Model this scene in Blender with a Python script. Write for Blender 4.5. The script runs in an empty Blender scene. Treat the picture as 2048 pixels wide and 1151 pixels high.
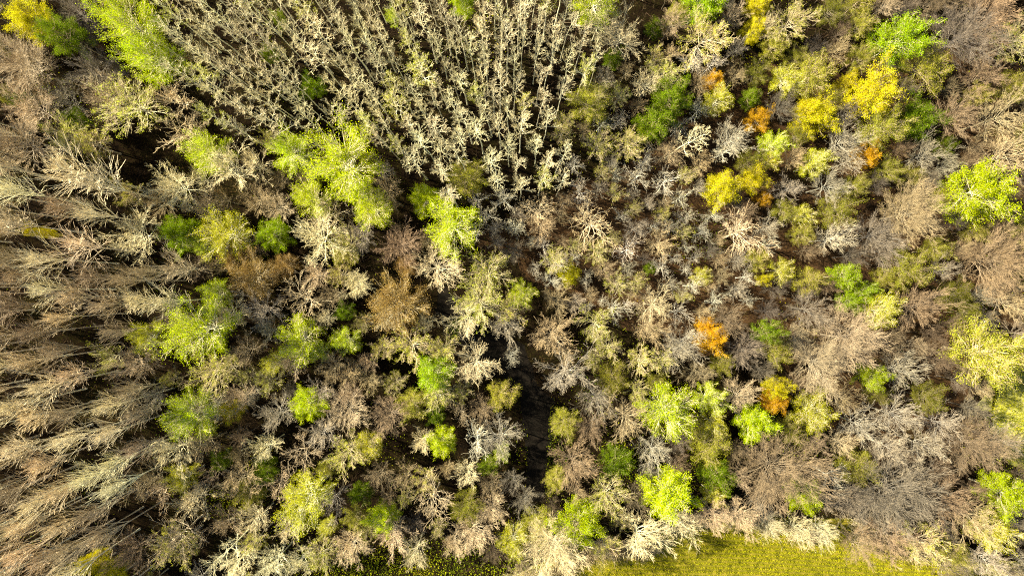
import bpy, math, random
import numpy as np
from mathutils import Vector

# ------------------------------------------------------------------ camera, sky, sun, exposure
sc = bpy.context.scene
CAM_H = 100.0
FPX = 2048 * 24.0 / 36.0
cam_d = bpy.data.cameras.new('camera'); cam = bpy.data.objects.new('camera', cam_d)
sc.collection.objects.link(cam); sc.camera = cam
cam.location = (0, 0, CAM_H); cam.rotation_euler = (0, 0, 0)
cam_d.lens = 24; cam_d.sensor_width = 36; cam_d.clip_start = 1; cam_d.clip_end = 3000

SUN_EL = math.radians(37)
SH_ANG = math.radians(-17)
sun_dir = Vector((-math.cos(SH_ANG) * math.cos(SUN_EL), -math.sin(SH_ANG) * math.cos(SUN_EL), math.sin(SUN_EL)))
w = bpy.data.worlds.new('World'); sc.world = w; w.use_nodes = True
nt = w.node_tree
sky = nt.nodes.new('ShaderNodeTexSky'); sky.sky_type = 'NISHITA'; sky.sun_disc = False
sky.sun_elevation = SUN_EL; sky.sun_rotation = math.atan2(sun_dir.x, sun_dir.y)
nt.links.new(sky.outputs[0], nt.nodes['Background'].inputs[0])
nt.nodes['Background'].inputs[1].default_value = 0.05
sd = bpy.data.lights.new('sun', 'SUN'); sd.energy = 5.0; sd.angle = math.radians(0.5); sd.color = (1.0, 0.90, 0.70)
so = bpy.data.objects.new('sun', sd); sc.collection.objects.link(so)
so.rotation_euler = sun_dir.to_track_quat('Z', 'Y').to_euler(); so.location = (-60, 20, 60)
sc.view_settings.view_transform = 'Standard'; sc.view_settings.look = 'None'
sc.view_settings.exposure = 2.05; sc.view_settings.gamma = 1.0
sc.cycles.max_bounces = 5; sc.cycles.diffuse_bounces = 2; sc.cycles.transmission_bounces = 3
sc.cycles.transparent_max_bounces = 4
sc.cycles.use_denoising = False
sc.cycles.pixel_filter_type = 'BLACKMAN_HARRIS'; sc.cycles.filter_width = 1.1

COL = sc.collection
rs = np.random.RandomState(7)
rnd = random.Random(11)

def ground_pt(px, py, z=0.0):
    s = (CAM_H - z) / FPX
    return ((px - 1024) * s, (575.5 - py) * s)

# ------------------------------------------------------------------ materials
def mat(name):
    m = bpy.data.materials.new(name); m.use_nodes = True
    n = m.node_tree; n.nodes.clear()
    out = n.nodes.new('ShaderNodeOutputMaterial')
    return m, n, out

def N(n, t, **kw):
    x = n.nodes.new(t)
    for k, v in kw.items(): setattr(x, k, v)
    return x

def wood_material(name):
    """bark: limb colour from the object's own colour, young twigs a warmer brown (attribute 'age')"""
    m, n, out = mat(name)
    b = N(n, 'ShaderNodeBsdfPrincipled'); b.inputs['Roughness'].default_value = 0.75
    oi = N(n, 'ShaderNodeObjectInfo'); at = N(n, 'ShaderNodeAttribute', attribute_name='age')
    tw = N(n, 'ShaderNodeMix', data_type='RGBA', blend_type='MULTIPLY'); tw.inputs['Factor'].default_value = 1.0
    tw.inputs['B'].default_value = (0.90, 0.80, 0.62, 1)
    n.links.new(oi.outputs['Color'], tw.inputs['A'])
    mx = N(n, 'ShaderNodeMix', data_type='RGBA')
    n.links.new(at.outputs['Fac'], mx.inputs['Factor'])
    n.links.new(oi.outputs['Color'], mx.inputs['A']); n.links.new(tw.outputs['Result'], mx.inputs['B'])
    tc = N(n, 'ShaderNodeTexCoord'); no = N(n, 'ShaderNodeTexNoise'); no.inputs['Scale'].default_value = 1.7
    no.inputs['Detail'].default_value = 4
    n.links.new(tc.outputs['Object'], no.inputs['Vector'])
    mr = N(n, 'ShaderNodeMapRange'); mr.inputs['From Min'].default_value = 0.3; mr.inputs['From Max'].default_value = 0.7
    mr.inputs['To Min'].default_value = 0.6; mr.inputs['To Max'].default_value = 1.25
    n.links.new(no.outputs['Fac'], mr.inputs['Value'])
    v = N(n, 'ShaderNodeVectorMath', operation='SCALE')
    n.links.new(mx.outputs['Result'], v.inputs[0]); n.links.new(mr.outputs['Result'], v.inputs['Scale'])
    n.links.new(v.outputs[0], b.inputs['Base Color']); n.links.new(b.outputs[0], out.inputs[0])
    return m

def leaf_material(name, trans=0.42):
    m, n, out = mat(name)
    oi = N(n, 'ShaderNodeObjectInfo'); at = N(n, 'ShaderNodeAttribute', attribute_name='age')
    hs = N(n, 'ShaderNodeHueSaturation')
    mr = N(n, 'ShaderNodeMapRange'); mr.inputs['To Min'].default_value = 0.55; mr.inputs['To Max'].default_value = 1.35
    mh = N(n, 'ShaderNodeMapRange'); mh.inputs['To Min'].default_value = 0.485; mh.inputs['To Max'].default_value = 0.512
    n.links.new(at.outputs['Fac'], mr.inputs['Value']); n.links.new(at.outputs['Fac'], mh.inputs['Value'])
    n.links.new(mr.outputs[0], hs.inputs['Value']); n.links.new(mh.outputs[0], hs.inputs['Hue'])
    n.links.new(oi.outputs['Color'], hs.inputs['Color'])
    d = N(n, 'ShaderNodeBsdfDiffuse'); t = N(n, 'ShaderNodeBsdfTranslucent'); mx = N(n, 'ShaderNodeMixShader')
    mx.inputs[0].default_value = trans
    n.links.new(hs.outputs[0], d.inputs[0]); n.links.new(hs.outputs[0], t.inputs[0])
    n.links.new(d.outputs[0], mx.inputs[1]); n.links.new(t.outputs[0], mx.inputs[2]); n.links.new(mx.outputs[0], out.inputs[0])
    return m

def ramp_material(name, stops, attr=None, scale=0.3, detail=6, rough=0.9, trans=0.0, scale2=None):
    """colours from a ramp driven by a mesh attribute or by noise over the ground"""
    m, n, out = mat(name)
    cr = N(n, 'ShaderNodeValToRGB'); e = cr.color_ramp.elements
    while len(e) < len(stops): e.new(0.5)
    for k, (p, c) in enumerate(stops): e[k].position = p; e[k].color = (*c, 1)
    if attr:
        at = N(n, 'ShaderNodeAttribute', attribute_name=attr); n.links.new(at.outputs['Fac'], cr.inputs[0])
    else:
        tc = N(n, 'ShaderNodeTexCoord'); no = N(n, 'ShaderNodeTexNoise')
        no.inputs['Scale'].default_value = scale; no.inputs['Detail'].default_value = detail; no.inputs['Roughness'].default_value = 0.7
        n.links.new(tc.outputs['Object'], no.inputs['Vector'])
        if scale2:
            n2 = N(n, 'ShaderNodeTexNoise'); n2.inputs['Scale'].default_value = scale2; n2.inputs['Detail'].default_value = 5
            n.links.new(tc.outputs['Object'], n2.inputs['Vector'])
            ad = N(n, 'ShaderNodeMath', operation='MULTIPLY_ADD'); ad.inputs[1].default_value = 0.55
            sb = N(n, 'ShaderNodeMath', operation='MULTIPLY'); sb.inputs[1].default_value = 0.45
            n.links.new(n2.outputs['Fac'], sb.inputs[0]); n.links.new(no.outputs['Fac'], ad.inputs[0]); n.links.new(sb.outputs[0], ad.inputs[2])
            n.links.new(ad.outputs[0], cr.inputs[0])
        else:
            n.links.new(no.outputs['Fac'], cr.inputs[0])
    b = N(n, 'ShaderNodeBsdfDiffuse'); n.links.new(cr.outputs[0], b.inputs[0])
    if trans:
        t = N(n, 'ShaderNodeBsdfTranslucent'); n.links.new(cr.outputs[0], t.inputs[0])
        mx = N(n, 'ShaderNodeMixShader'); mx.inputs[0].default_value = trans
        n.links.new(b.outputs[0], mx.inputs[1]); n.links.new(t.outputs[0], mx.inputs[2]); n.links.new(mx.outputs[0], out.inputs[0])
    else:
        n.links.new(b.outputs[0], out.inputs[0])
    return m

M_WOOD = wood_material('bark'); M_LEAF = leaf_material('leaf')
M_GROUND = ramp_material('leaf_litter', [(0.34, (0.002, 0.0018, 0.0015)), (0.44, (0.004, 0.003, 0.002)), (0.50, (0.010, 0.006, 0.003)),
                                        (0.56, (0.007, 0.008, 0.002)), (0.66, (0.06, 0.034, 0.014))], scale=0.25, scale2=5.0)  # litter colours set below real soil so the shaded floor goes black
M_LITTER = ramp_material('russet_leaf_litter', [(0.32, (0.008, 0.006, 0.004)), (0.45, (0.03, 0.018, 0.009)), (0.55, (0.05, 0.027, 0.012)), (0.65, (0.05, 0.045, 0.010)), (0.72, (0.16, 0.085, 0.03))], scale=0.2, scale2=3.5)
M_PATH = ramp_material('shaded_path_earth', [(0.3, (0.004, 0.004, 0.003)), (0.6, (0.010, 0.008, 0.006)), (0.75, (0.025, 0.02, 0.013))], scale=1.2)  # path earth blackened to carry the shade of the trees beside it
M_FIELD = ramp_material('field_soil', [(0.35, (0.03, 0.032, 0.004)), (0.5, (0.11, 0.10, 0.009)), (0.65, (0.19, 0.15, 0.02))], scale=1.3)
M_MEADOW = ramp_material('meadow_turf', [(0.35, (0.16, 0.15, 0.04)), (0.5, (0.24, 0.24, 0.06)), (0.65, (0.32, 0.28, 0.11))], scale=0.8)
M_GRASS = ramp_material('grass_blades', [(0.0, (0.14, 0.14, 0.006)), (0.5, (0.37, 0.37, 0.010)), (0.9, (0.52, 0.48, 0.018)), (1.0, (0.6, 0.5, 0.12))], attr='age', trans=0.3)
M_STRAW = ramp_material('dry_straw', [(0.0, (0.22, 0.15, 0.07)), (0.4, (0.42, 0.34, 0.2)), (0.8, (0.55, 0.47, 0.3)), (1.0, (0.4, 0.4, 0.05))], attr='age')
M_BRUSH = ramp_material('brushwood', [(0.0, (0.010, 0.007, 0.005)), (0.35, (0.03, 0.018, 0.010)), (0.6, (0.065, 0.042, 0.025)), (0.8, (0.13, 0.09, 0.055)), (1.0, (0.24, 0.19, 0.12))], attr='age')
M_COVER = ramp_material('low_leaves', [(0.0, (0.05, 0.09, 0.006)), (0.45, (0.20, 0.24, 0.008)), (0.8, (0.38, 0.36, 0.012)), (1.0, (0.42, 0.26, 0.02))], attr='age', trans=0.35)

# ------------------------------------------------------------------ mesh helpers (numpy)
def build_mesh(name, verts, quads, age, material, tris=None):
    me = bpy.data.meshes.new(name)
    nv = len(verts); nq = len(quads); ntr = 0 if tris is None else len(tris)
    me.vertices.add(nv); me.vertices.foreach_set('co', np.ascontiguousarray(verts, dtype=np.float32).ravel())
    me.loops.add(nq * 4 + ntr * 3); me.polygons.add(nq + ntr)
    li = quads.ravel()
    ls = np.arange(nq) * 4
    if ntr:
        li = np.concatenate([li, tris.ravel()]); ls = np.concatenate([ls, nq * 4 + np.arange(ntr) * 3])
    me.loops.foreach_set('vertex_index', li.astype(np.int32)); me.polygons.foreach_set('loop_start', ls.astype(np.int32))
    a = me.attributes.new('age', 'FLOAT', 'POINT'); a.data.foreach_set('value', np.asarray(age, dtype=np.float32))
    me.update(calc_edges=True); me.materials.append(material)
    return me

def nrm(v): return v / np.maximum(np.linalg.norm(v, axis=-1, keepdims=True), 1e-9)

class Geo:
    def __init__(s): s.v = []; s.q = []; s.a = []; s.n = 0
    def add(s, v, q, a):
        s.v.append(v); s.q.append(q + s.n); s.a.append(a); s.n += len(v)
    def tubes(s, P, R, sides=3, age=0.0):
        n, k = P.shape[:2]
        if n == 0: return
        T = np.empty_like(P); T[:, 1:-1] = P[:, 2:] - P[:, :-2]; T[:, 0] = P[:, 1] - P[:, 0]; T[:, -1] = P[:, -1] - P[:, -2]
        T = nrm(T); ref = np.tile(np.array([0.31, 0.17, 0.05]), (n, k, 1)) ; ref[..., :] += 0.0
        flat = np.abs(T[..., 2]) < 0.8
        ref[flat] = (0, 0, 1)
        ref[~flat] = (1, 0, 0)
        # one reference per tube keeps the rings aligned
        ref[:] = ref[:, :1]
        U = nrm(np.cross(T, ref)); V = np.cross(T, U)
        ang = np.arange(sides) * 2 * np.pi / sides
        ring = (U[:, :, None] * np.cos(ang)[:, None] + V[:, :, None] * np.sin(ang)[:, None]) * R[:, :, None, None] + P[:, :, None]
        v = ring.reshape(-1, 3)
        base = (np.arange(n)[:, None, None] * k + np.arange(k - 1)[None, :, None]) * sides
        j = np.arange(sides)[None, None]; j2 = (j + 1) % sides
        q = np.stack([base + j, base + j2, base + sides + j2, base + sides + j], -1).reshape(-1, 4)
        s.add(v, q, np.full(len(v), age) if np.isscalar(age) else np.repeat(age, k * sides))
    def ribbons(s, P, W, age=1.0, r=rs):
        """flat strips of K points; random facing"""
        n, k = P.shape[:2]
        if n == 0: return
        T = nrm(P[:, -1] - P[:, 0]); side = nrm(np.cross(T, r.normal(size=(n, 3))))
        wv = W if W.ndim == 2 else W[:, None] * np.linspace(1, 0.35, k)[None]
        a = P + side[:, None] * wv[:, :, None]; b = P - side[:, None] * wv[:, :, None]
        v = np.stack([a, b], 2).reshape(-1, 3)
        base = (np.arange(n)[:, None] * k + np.arange(k - 1)[None]) * 2
        q = np.stack([base, base + 1, base + 3, base + 2], -1).reshape(-1, 4)
        ag = np.full(n, age) if np.isscalar(age) else age
        s.add(v, q, np.repeat(ag, k * 2))
    def leaves(s, C, S, age, r=rs, up=0.35):
        n = len(C)
        if n == 0: return
        nn = nrm(r.normal(size=(n, 3)) + np.array([0, 0, up])); U = nrm(np.cross(nn, r.normal(size=(n, 3)))); V = np.cross(nn, U)
        S = S[:, None]
        v = np.stack([C - U * S, C + V * S * 0.62, C + U * S, C - V * S * 0.62], 1).reshape(-1, 3)
        q = np.arange(n * 4).reshape(-1, 4)
        s.add(v, q, np.repeat(age, 4))
    def mesh(s, name, material):
        return build_mesh(name, np.concatenate(s.v), np.concatenate(s.q), np.concatenate(s.a), material)

def sprout(r, P, R, n, t0, t1, ang, lf, K, up=0.1, wob=0.15, rf=0.55, out=None):
    """n children on every polyline of P"""
    Np, Kp = P.shape[:2]
    idx = np.repeat(np.arange(Np), n); m = len(idx)
    t = t0 + (t1 - t0) * (np.tile(np.arange(n), Np) + r.rand(m)) / n
    f = t * (Kp - 1); i0 = np.minimum(f.astype(int), Kp - 2); fr = (f - i0)[:, None]
    pos = P[idx, i0] * (1 - fr) + P[idx, i0 + 1] * fr
    rad = R[idx, i0] * (1 - fr[:, 0]) + R[idx, i0 + 1] * fr[:, 0]
    T = nrm(P[idx, i0 + 1] - P[idx, i0])
    L = np.linalg.norm(np.diff(P, axis=1), axis=2).sum(1)[idx] * lf * (1 - 0.55 * t) * (0.6 + 0.7 * r.rand(m))
    perp = nrm(np.cross(T, r.normal(size=(m, 3))))
    a = np.radians(ang[0] + (ang[1] - ang[0]) * r.rand(m))[:, None]
    d = nrm(T * np.cos(a) + perp * np.sin(a))
    Q = np.empty((m, K, 3)); Q[:, 0] = pos
    for k in range(1, K):
        d = nrm(d + r.normal(size=(m, 3)) * wob + np.array([0, 0, up]))
        Q[:, k] = Q[:, k - 1] + d * (L / (K - 1))[:, None]
    r0 = rad * rf
    return Q, r0[:, None] * np.linspace(1, 0.4, K)[None]

def make_tree(name, seed, H=20, cb=0.45, Rc=3.0, nprim=24, nsec=7, ntw=6, e0=20, e1=65, shape='round', up=0.10, wob=0.14,
              trunk_r=0.16, limb_r=0.05, tw_w=0.016, lean=0.02, leaf=0, leaf_s=0.16, leaf_spread=0.3, fine=0, a1=(18, 45), a2=(15, 45), budfrac=0, lv=0.4):
    r = np.random.RandomState(seed)
    # trunk
    K = 12; z = np.linspace(0, 1, K); top = H * (0.93 if shape != 'open' else 0.7)
    off = np.cumsum(r.normal(size=(K, 2)) * lean * H / K, 0); off -= off[0]
    TP = np.concatenate([off * (z[:, None] ** 0.8) * 2.0, (z * top)[:, None]], 1)[None]
    TR = (trunk_r * (1 - 0.80 * z ** 1.1) + 0.012)[None]
    TR[0, 0] *= 1.5
    g = Geo(); g.tubes(TP, TR, 6, 0.0)
    # main limbs
    s = (np.arange(nprim) + r.rand(nprim)) / nprim
    hz = cb * H + s * (top - cb * H) * 0.99
    az = np.arange(nprim) * 2.39996 + r.rand(nprim) * 0.9
    el = np.radians(e0 + (e1 - e0) * s ** 1.2 + r.normal(size=nprim) * 6)
    env = {'round': np.sqrt(np.clip(1 - (s * 1.05 - 0.35) ** 2 / 0.56, 0.1, 1)),
           'cone': 0.28 + 0.72 * (1 - s) ** 0.7 * np.minimum(1, 0.55 + s * 3),
           'fan': np.sqrt(np.clip(1 - (s - 0.45) ** 2 / 0.4, 0.15, 1)),
           'vase': np.ones(nprim), 'open': 0.65 + 0.35 * r.rand(nprim)}[shape]
    Lp = Rc * env * (0.95 - lv / 2 + lv * r.rand(nprim)) / np.maximum(np.cos(el + 0.12), 0.42)
    if shape == 'vase':      # limbs sweep up together towards the top of the crown
        el = np.radians(e0 + (e1 - e0) * r.rand(nprim)); Lp = np.maximum((top * 1.06 - hz) * (0.6 + 0.4 * r.rand(nprim)), 1.3) / np.sin(el)
    f = hz / top * (K - 1); i0 = np.minimum(f.astype(int), K - 2); fr = (f - i0)[:, None]
    p0 = TP[0, i0] * (1 - fr) + TP[0, i0 + 1] * fr
    KP = 7
    d = np.stack([np.cos(az) * np.cos(el), np.sin(az) * np.cos(el), np.sin(el)], 1)
    P = np.empty((nprim, KP, 3)); P[:, 0] = p0
    for k in range(1, KP):
        d = nrm(d + r.normal(size=d.shape) * wob + np.array([0, 0, up]))
        P[:, k] = P[:, k - 1] + d * (Lp / (KP - 1))[:, None]
    R = (limb_r * (0.7 + 0.6 * r.rand(nprim)) * (1.15 - 0.5 * s))[:, None] * np.linspace(1, 0.3, KP)[None]
    c = Geo(); c.tubes(P, R, 4, 0.0)
    S1, R1 = sprout(r, P, R, nsec, 0.2, 1.0, a1, 0.58, 5, up=up, wob=wob * 0.8, rf=0.62)
    c.tubes(S1, R1, 3, 0.3)
    S2, R2 = sprout(r, S1, R1, ntw, 0.12, 1.0, a2, 0.62, 4, up=up * 0.9, wob=wob * 0.8, rf=0.7)
    c.ribbons(S2, np.maximum(R2, tw_w), age=0.5 + 0.5 * r.rand(len(S2)), r=r)
    ends = S2
    if fine:
        S3, R3 = sprout(r, S2, R2, fine, 0.2, 1.0, (12, 38), 0.7, 3, up=up * 0.5, wob=wob * 0.6, rf=0.7)
        c.ribbons(S3, np.maximum(R3, tw_w * 0.8), age=0.75 + 0.25 * r.rand(len(S3)), r=r)
        ends = S3
    cv = np.concatenate(c.v); cen = cv[:, :2].mean(0); rad = np.hypot(cv[:, 0] - cen[0], cv[:, 1] - cen[1])
    out = {'name': name, 'trunk': g.mesh(name + '_trunk', M_WOOD), 'crown': c.mesh(name + '_crown', M_WOOD),
           'H': float(np.percentile(cv[:, 2], 99)), 'R': float(np.percentile(rad, 93)), 'zc': float(cv[:, 2].mean() / np.percentile(cv[:, 2], 99)), 'c': cen}
    if leaf:
        l = Geo(); m = leaf
        # leafy clumps grow on some boughs more than on others
        wgt = 0.25 + r.rand(len(S1)) ** 1.3; wgt[r.rand(len(S1)) < budfrac] = 0
        pw = np.repeat(wgt, len(ends) // len(S1)); pw = pw + 1e-6; pw /= pw.sum()
        i = r.choice(len(ends), m, p=pw); t = 0.3 + 0.7 * r.rand(m)[:, None]
        C = ends[i, 0] * (1 - t) + ends[i, -1] * t + r.normal(size=(m, 3)) * leaf_spread
        ca = r.rand(len(S1)); par = i // (len(ends) // len(S1))
        age = np.clip(0.5 * ca[par] + 0.5 * r.rand(m), 0, 1)
        l.leaves(C, leaf_s * (0.6 + 0.8 * r.rand(m)), age, r=r)
        out['foliage'] = l.mesh(name + '_foliage', M_LEAF)
    return out

# ------------------------------------------------------------------ tree prototypes
F = {}
def fam(key, n, **kw):
    F[key] = [make_tree(key, 1000 + 37 * k + sum(map(ord, key)), **{a: (b(k) if callable(b) else b) for a, b in kw.items()}) for k in range(n)]

fam('slender', 11, H=20, cb=0.52, Rc=1.7, nprim=20, nsec=7, ntw=6, e0=30, e1=66, shape='cone', up=0.13, wob=0.15, trunk_r=0.085, limb_r=0.028, tw_w=0.0095, lean=0.035, a1=(20, 42), a2=(15, 40))
fam('slender_bud', 4, H=20, cb=0.52, Rc=1.7, nprim=20, nsec=7, ntw=6, e0=30, e1=66, shape='cone', up=0.12, wob=0.15, trunk_r=0.10, limb_r=0.038, tw_w=0.011, lean=0.035, a1=(20, 42), a2=(15, 40), leaf=1300, leaf_s=0.05, leaf_spread=0.10, budfrac=0.3)
fam('feather', 11, H=20, cb=0.50, Rc=2.5, nprim=24, nsec=7, ntw=6, e0=66, e1=82, shape='vase', up=0.0, wob=0.04, trunk_r=0.13, limb_r=0.058, tw_w=0.013, lean=0.008, a1=(14, 30), a2=(10, 26))
fam('broad', 9, H=14, cb=0.54, Rc=3.2, nprim=26, nsec=8, ntw=7, e0=20, e1=80, shape='round', up=0.09, wob=0.13, trunk_r=0.13, limb_r=0.047, tw_w=0.011, fine=2, a1=(15, 38), a2=(12, 36))
fam('brush', 7, H=13, cb=0.54, Rc=3.0, nprim=32, nsec=9, ntw=7, e0=20, e1=80, shape='round', up=0.06, wob=0.08, trunk_r=0.12, limb_r=0.032, tw_w=0.010, fine=3, a1=(12, 32), a2=(10, 30))
fam('great', 4, H=17, cb=0.48, Rc=5.2, nprim=46, nsec=11, ntw=8, e0=15, e1=80, shape='round', up=0.07, wob=0.12, trunk_r=0.18, limb_r=0.052, tw_w=0.012, fine=3, a1=(14, 38), a2=(12, 36))
fam('gnarly', 7, H=14, cb=0.42, Rc=3.4, nprim=13, nsec=7, ntw=6, e0=15, e1=70, shape='open', up=0.12, wob=0.22, trunk_r=0.12, limb_r=0.062, tw_w=0.011, lean=0.03, fine=2, a1=(20, 50), a2=(18, 45))
fam('lush', 7, H=13, cb=0.48, Rc=3.1, nprim=34, nsec=8, ntw=5, e0=5, e1=80, shape='round', up=0.06, wob=0.12, trunk_r=0.13, limb_r=0.045, tw_w=0.012, leaf=25000, leaf_s=0.076, leaf_spread=0.24, budfrac=0.05, lv=0.2)
fam('airy', 7, H=14, cb=0.53, Rc=3.2, nprim=36, nsec=8, ntw=6, e0=10, e1=78, shape='round', up=0.07, wob=0.10, trunk_r=0.14, limb_r=0.062, tw_w=0.013, leaf=17000, leaf_s=0.062, leaf_spread=0.24, budfrac=0.03, lv=0.15, a1=(14, 34), a2=(12, 34))
fam('budding', 6, H=14, cb=0.53, Rc=3.2, nprim=26, nsec=8, ntw=7, e0=18, e1=78, shape='round', up=0.08, wob=0.11, trunk_r=0.14, limb_r=0.05, tw_w=0.012, leaf=5000, leaf_s=0.055, leaf_spread=0.12, budfrac=0.35, fine=1, a1=(15, 38), a2=(12, 36))

for _k, _v in F.items(): 0 and print('FAM', _k, [round(p['R'], 2) for p in _v][:4], [round(p['H'], 1) for p in _v][:4])
# ------------------------------------------------------------------ kinds of tree
# code: (object name, family, height, limb colour, leaf colour, describing phrase)
CREAM = (0.74, 0.69, 0.44); TAN = (0.44, 0.36, 0.21); PINK = (0.54, 0.45, 0.31); WHITE = (0.62, 0.60, 0.48)
GREY = (0.21, 0.185, 0.145); BROWN = (0.26, 0.17, 0.11); ASH = (0.40, 0.37, 0.29)
LIME = (0.42, 0.52, 0.006); DARKG = (0.15, 0.22, 0.006); YEL = (0.55, 0.50, 0.010); OLIVE = (0.36, 0.36, 0.03); ORA = (0.62, 0.36, 0.012)  # DARKG: darker leaves, with the shade of dim crowns put into the green
RUST = (0.26, 0.17, 0.045)
KIND = {
 's': ('slender_bare_tree', 'slender', 20, CREAM, None, 'slender pale bare tree'),
 'u': ('slender_budding_tree', 'slender_bud', 20, CREAM, (0.42, 0.44, 0.05), 'slender budding tree'),
 'f': ('feathery_bare_tree', 'feather', 18.5, (0.80, 0.67, 0.46), None, 'tall feathery bare tree'),
 'b': ('broad_bare_tree', 'broad', 11.5, CREAM, None, 'cream bare tree'),
 't': ('brown_bare_tree', 'broad', 11, TAN, None, 'tan bare tree'),
 'p': ('bushy_bare_tree', 'brush', 11, PINK, None, 'pinkish brushy bare tree'),
 'q': ('dark_bare_tree', 'brush', 10, GREY, None, 'dull grey-brown bare tree'),
 'h': ('russet_bare_tree', 'brush', 11, (0.25, 0.19, 0.12), None, 'brown brushy bare tree'),
 'w': ('pale_bare_tree', 'broad', 11, ASH, None, 'grey-white bare tree'),
 'x': ('small_bare_tree', 'gnarly', 10, WHITE, None, 'small crooked white bare tree'),
 'k': ('crooked_bare_tree', 'gnarly', 12, (0.62, 0.51, 0.33), None, 'thick-limbed bare tree'),
 'g': ('green_leafy_tree', 'lush', 11, CREAM, LIME, 'bright lime-green leafy tree'),
 'e': ('fresh_green_tree', 'lush', 11, CREAM, (0.31, 0.44, 0.007), 'fresh green leafy tree'),
 'G': ('green_airy_tree', 'airy', 12.5, CREAM, LIME, 'lime half-leafed tree'),
 'd': ('dark_green_tree', 'lush', 8.5, TAN, DARKG, 'deep green leafy tree'),
 'y': ('yellow_leafy_tree', 'lush', 11, TAN, YEL, 'yellow leafy tree'),
 'z': ('yellow_airy_tree', 'airy', 11, CREAM, (0.46, 0.46, 0.015), 'yellow-green half-leafed tree'),
 'v': ('budding_tree', 'budding', 11.5, (0.56, 0.49, 0.30), (0.44, 0.46, 0.04), 'cream tree with greenish buds'),
 'l': ('olive_tree_crown', 'airy', 10, TAN, OLIVE, 'olive-tinged tree'),
 'o': ('orange_leafy_tree', 'lush', 10, TAN, ORA, 'orange leafy tree'),
 'r': ('rust_leafy_tree', 'airy', 11, TAN, RUST, 'rust-brown leafy tree'),
}
KIND['l'] = ('dull_green_tree',) + KIND['l'][1:]

# ------------------------------------------------------------------ the trees the photograph singles out: code, x, y, radius in its pixels, brightness (own tone plus the shade of dim crowns), short name (a landmark)
A = []
def T(code, x, y, r, short=None, label=None, tint=1.0, h=None): A.append(dict(c=code, x=x, y=y, r=r, short=short, label=label, tint=tint, h=h))
# --- upper left
T('y', 65, 42, 40, 'the yellow corner tree', 'bright yellow leafy tree near the upper left corner')
T('d', 130, 72, 34, 'the deep green corner tree', 'deep green leafy tree touching the yellow tree near the upper left corner', h=13)
T('p', 45, 125, 52, 'the salmon-brown tree', 'salmon-brown brushy bare tree at the upper left edge beside black shade', tint=1.1)
T('q', 185, 140, 44); T('w', 130, 200, 36, tint=.7); T('q', 150, 20, 34); T('q', 25, 0, 30)
T('G', 262, 45, 52, 'the tall lime tree', 'tall lime half-leafed tree at the top edge, upper of an overlapping pair', h=20)
T('G', 300, 112, 46, 'the lower lime twin', 'lime half-leafed tree, lower of the overlapping pair near the top edge', h=19)
T('v', 262, 210, 62, 'the golden round tree', 'big rounded tan-gold budding tree beside the black gap at upper left', tint=1.05)
T('p', 215, 190, 42, tint=.9); T('k', 345, 195, 40, 'the forked white tree', 'forked white-limbed bare tree right of the big golden crown')
T('p', 60, 215, 48); T('p', 40, 285, 50); T('v', 135, 268, 32); T('v', 182, 285, 36); T('f', 125, 335, 46, tint=1.05); T('f', 190, 362, 42, tint=1.1)
T('d', 152, 238, 20); T('d', 42, 200, 16); T('b', 350, 375, 46, 'the pale round tree', 'cream round bare tree above right of the left plantation', tint=1.1)
T('k', 370, 262, 46, 'the antlered tree', 'cream bare tree with antler-like limbs above the black clearing', tint=1.05)
T('G', 415, 305, 38, 'the lime tree in antlers', 'lime half-leafed tree touching the antler-limbed cream tree')
T('b', 458, 335, 44, tint=1.1); T('b', 510, 328, 34)
T('G', 583, 305, 38, 'the smaller paired lime tree', 'smaller left one of two lime trees below the slender plantation')
T('G', 690, 325, 66, 'the great lime tree', 'largest lime half-leafed tree, standing below the slender plantation', h=19)
T('G', 720, 385, 32); T('e', 625, 175, 24, 'the green bush among trunks', 'small deep green leafy bush among slender trunks', h=5, tint=.6); T('d', 540, 112, 14, h=6); T('d', 558, 40, 14, h=7)
T('p', 410, 412, 30, tint=1.05); T('t', 320, 402, 34); T('t', 445, 400, 20); T('p', 555, 412, 32); T('G', 628, 398, 34)
T('k', 655, 425, 42, 'the white fallen-armed tree', 'white thick-limbed tree reaching right below the great lime tree', tint=1.1)
T('t', 515, 400, 30)
# --- upper middle
T('u', 790, 207, 24); T('u', 842, 140, 26); T('g', 925, 4, 26, 'the green top-edge tree', 'green leafy tree at the top edge above the slender plantation', tint=.8, h=10)
T('G', 1192, 4, 42, 'the lime top-edge tree', 'lime half-leafed tree at the top edge where the plantation ends'); T('b', 1240, 70, 44, tint=.7); T('b', 1200, 42, 32)
T('l', 1178, 205, 38, 'the dull green round tree', 'dull olive-green round tree at the right end of the slender plantation')
T('d', 1340, 200, 36, 'the deep green tree', 'deep green leafy tree under cream trees right of the slender plantation', h=12); T('d', 1310, 245, 34, h=11); T('z', 1290, 268, 16)
T('d', 1225, 118, 18); T('d', 1310, 58, 18); T('v', 1198, 288, 30); T('v', 1258, 288, 32); T('v', 1125, 262, 24); T('v', 1240, 192, 20, h=10)
T('v', 1330, 150, 34, tint=1.1); T('b', 1295, 165, 28, tint=1.1); T('v', 1310, 118, 22)
T('l', 935, 355, 34); T('G', 785, 35, 12); T('v', 1130, 245, 20)
T('v', 1195, 190, 20, h=11)
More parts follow.
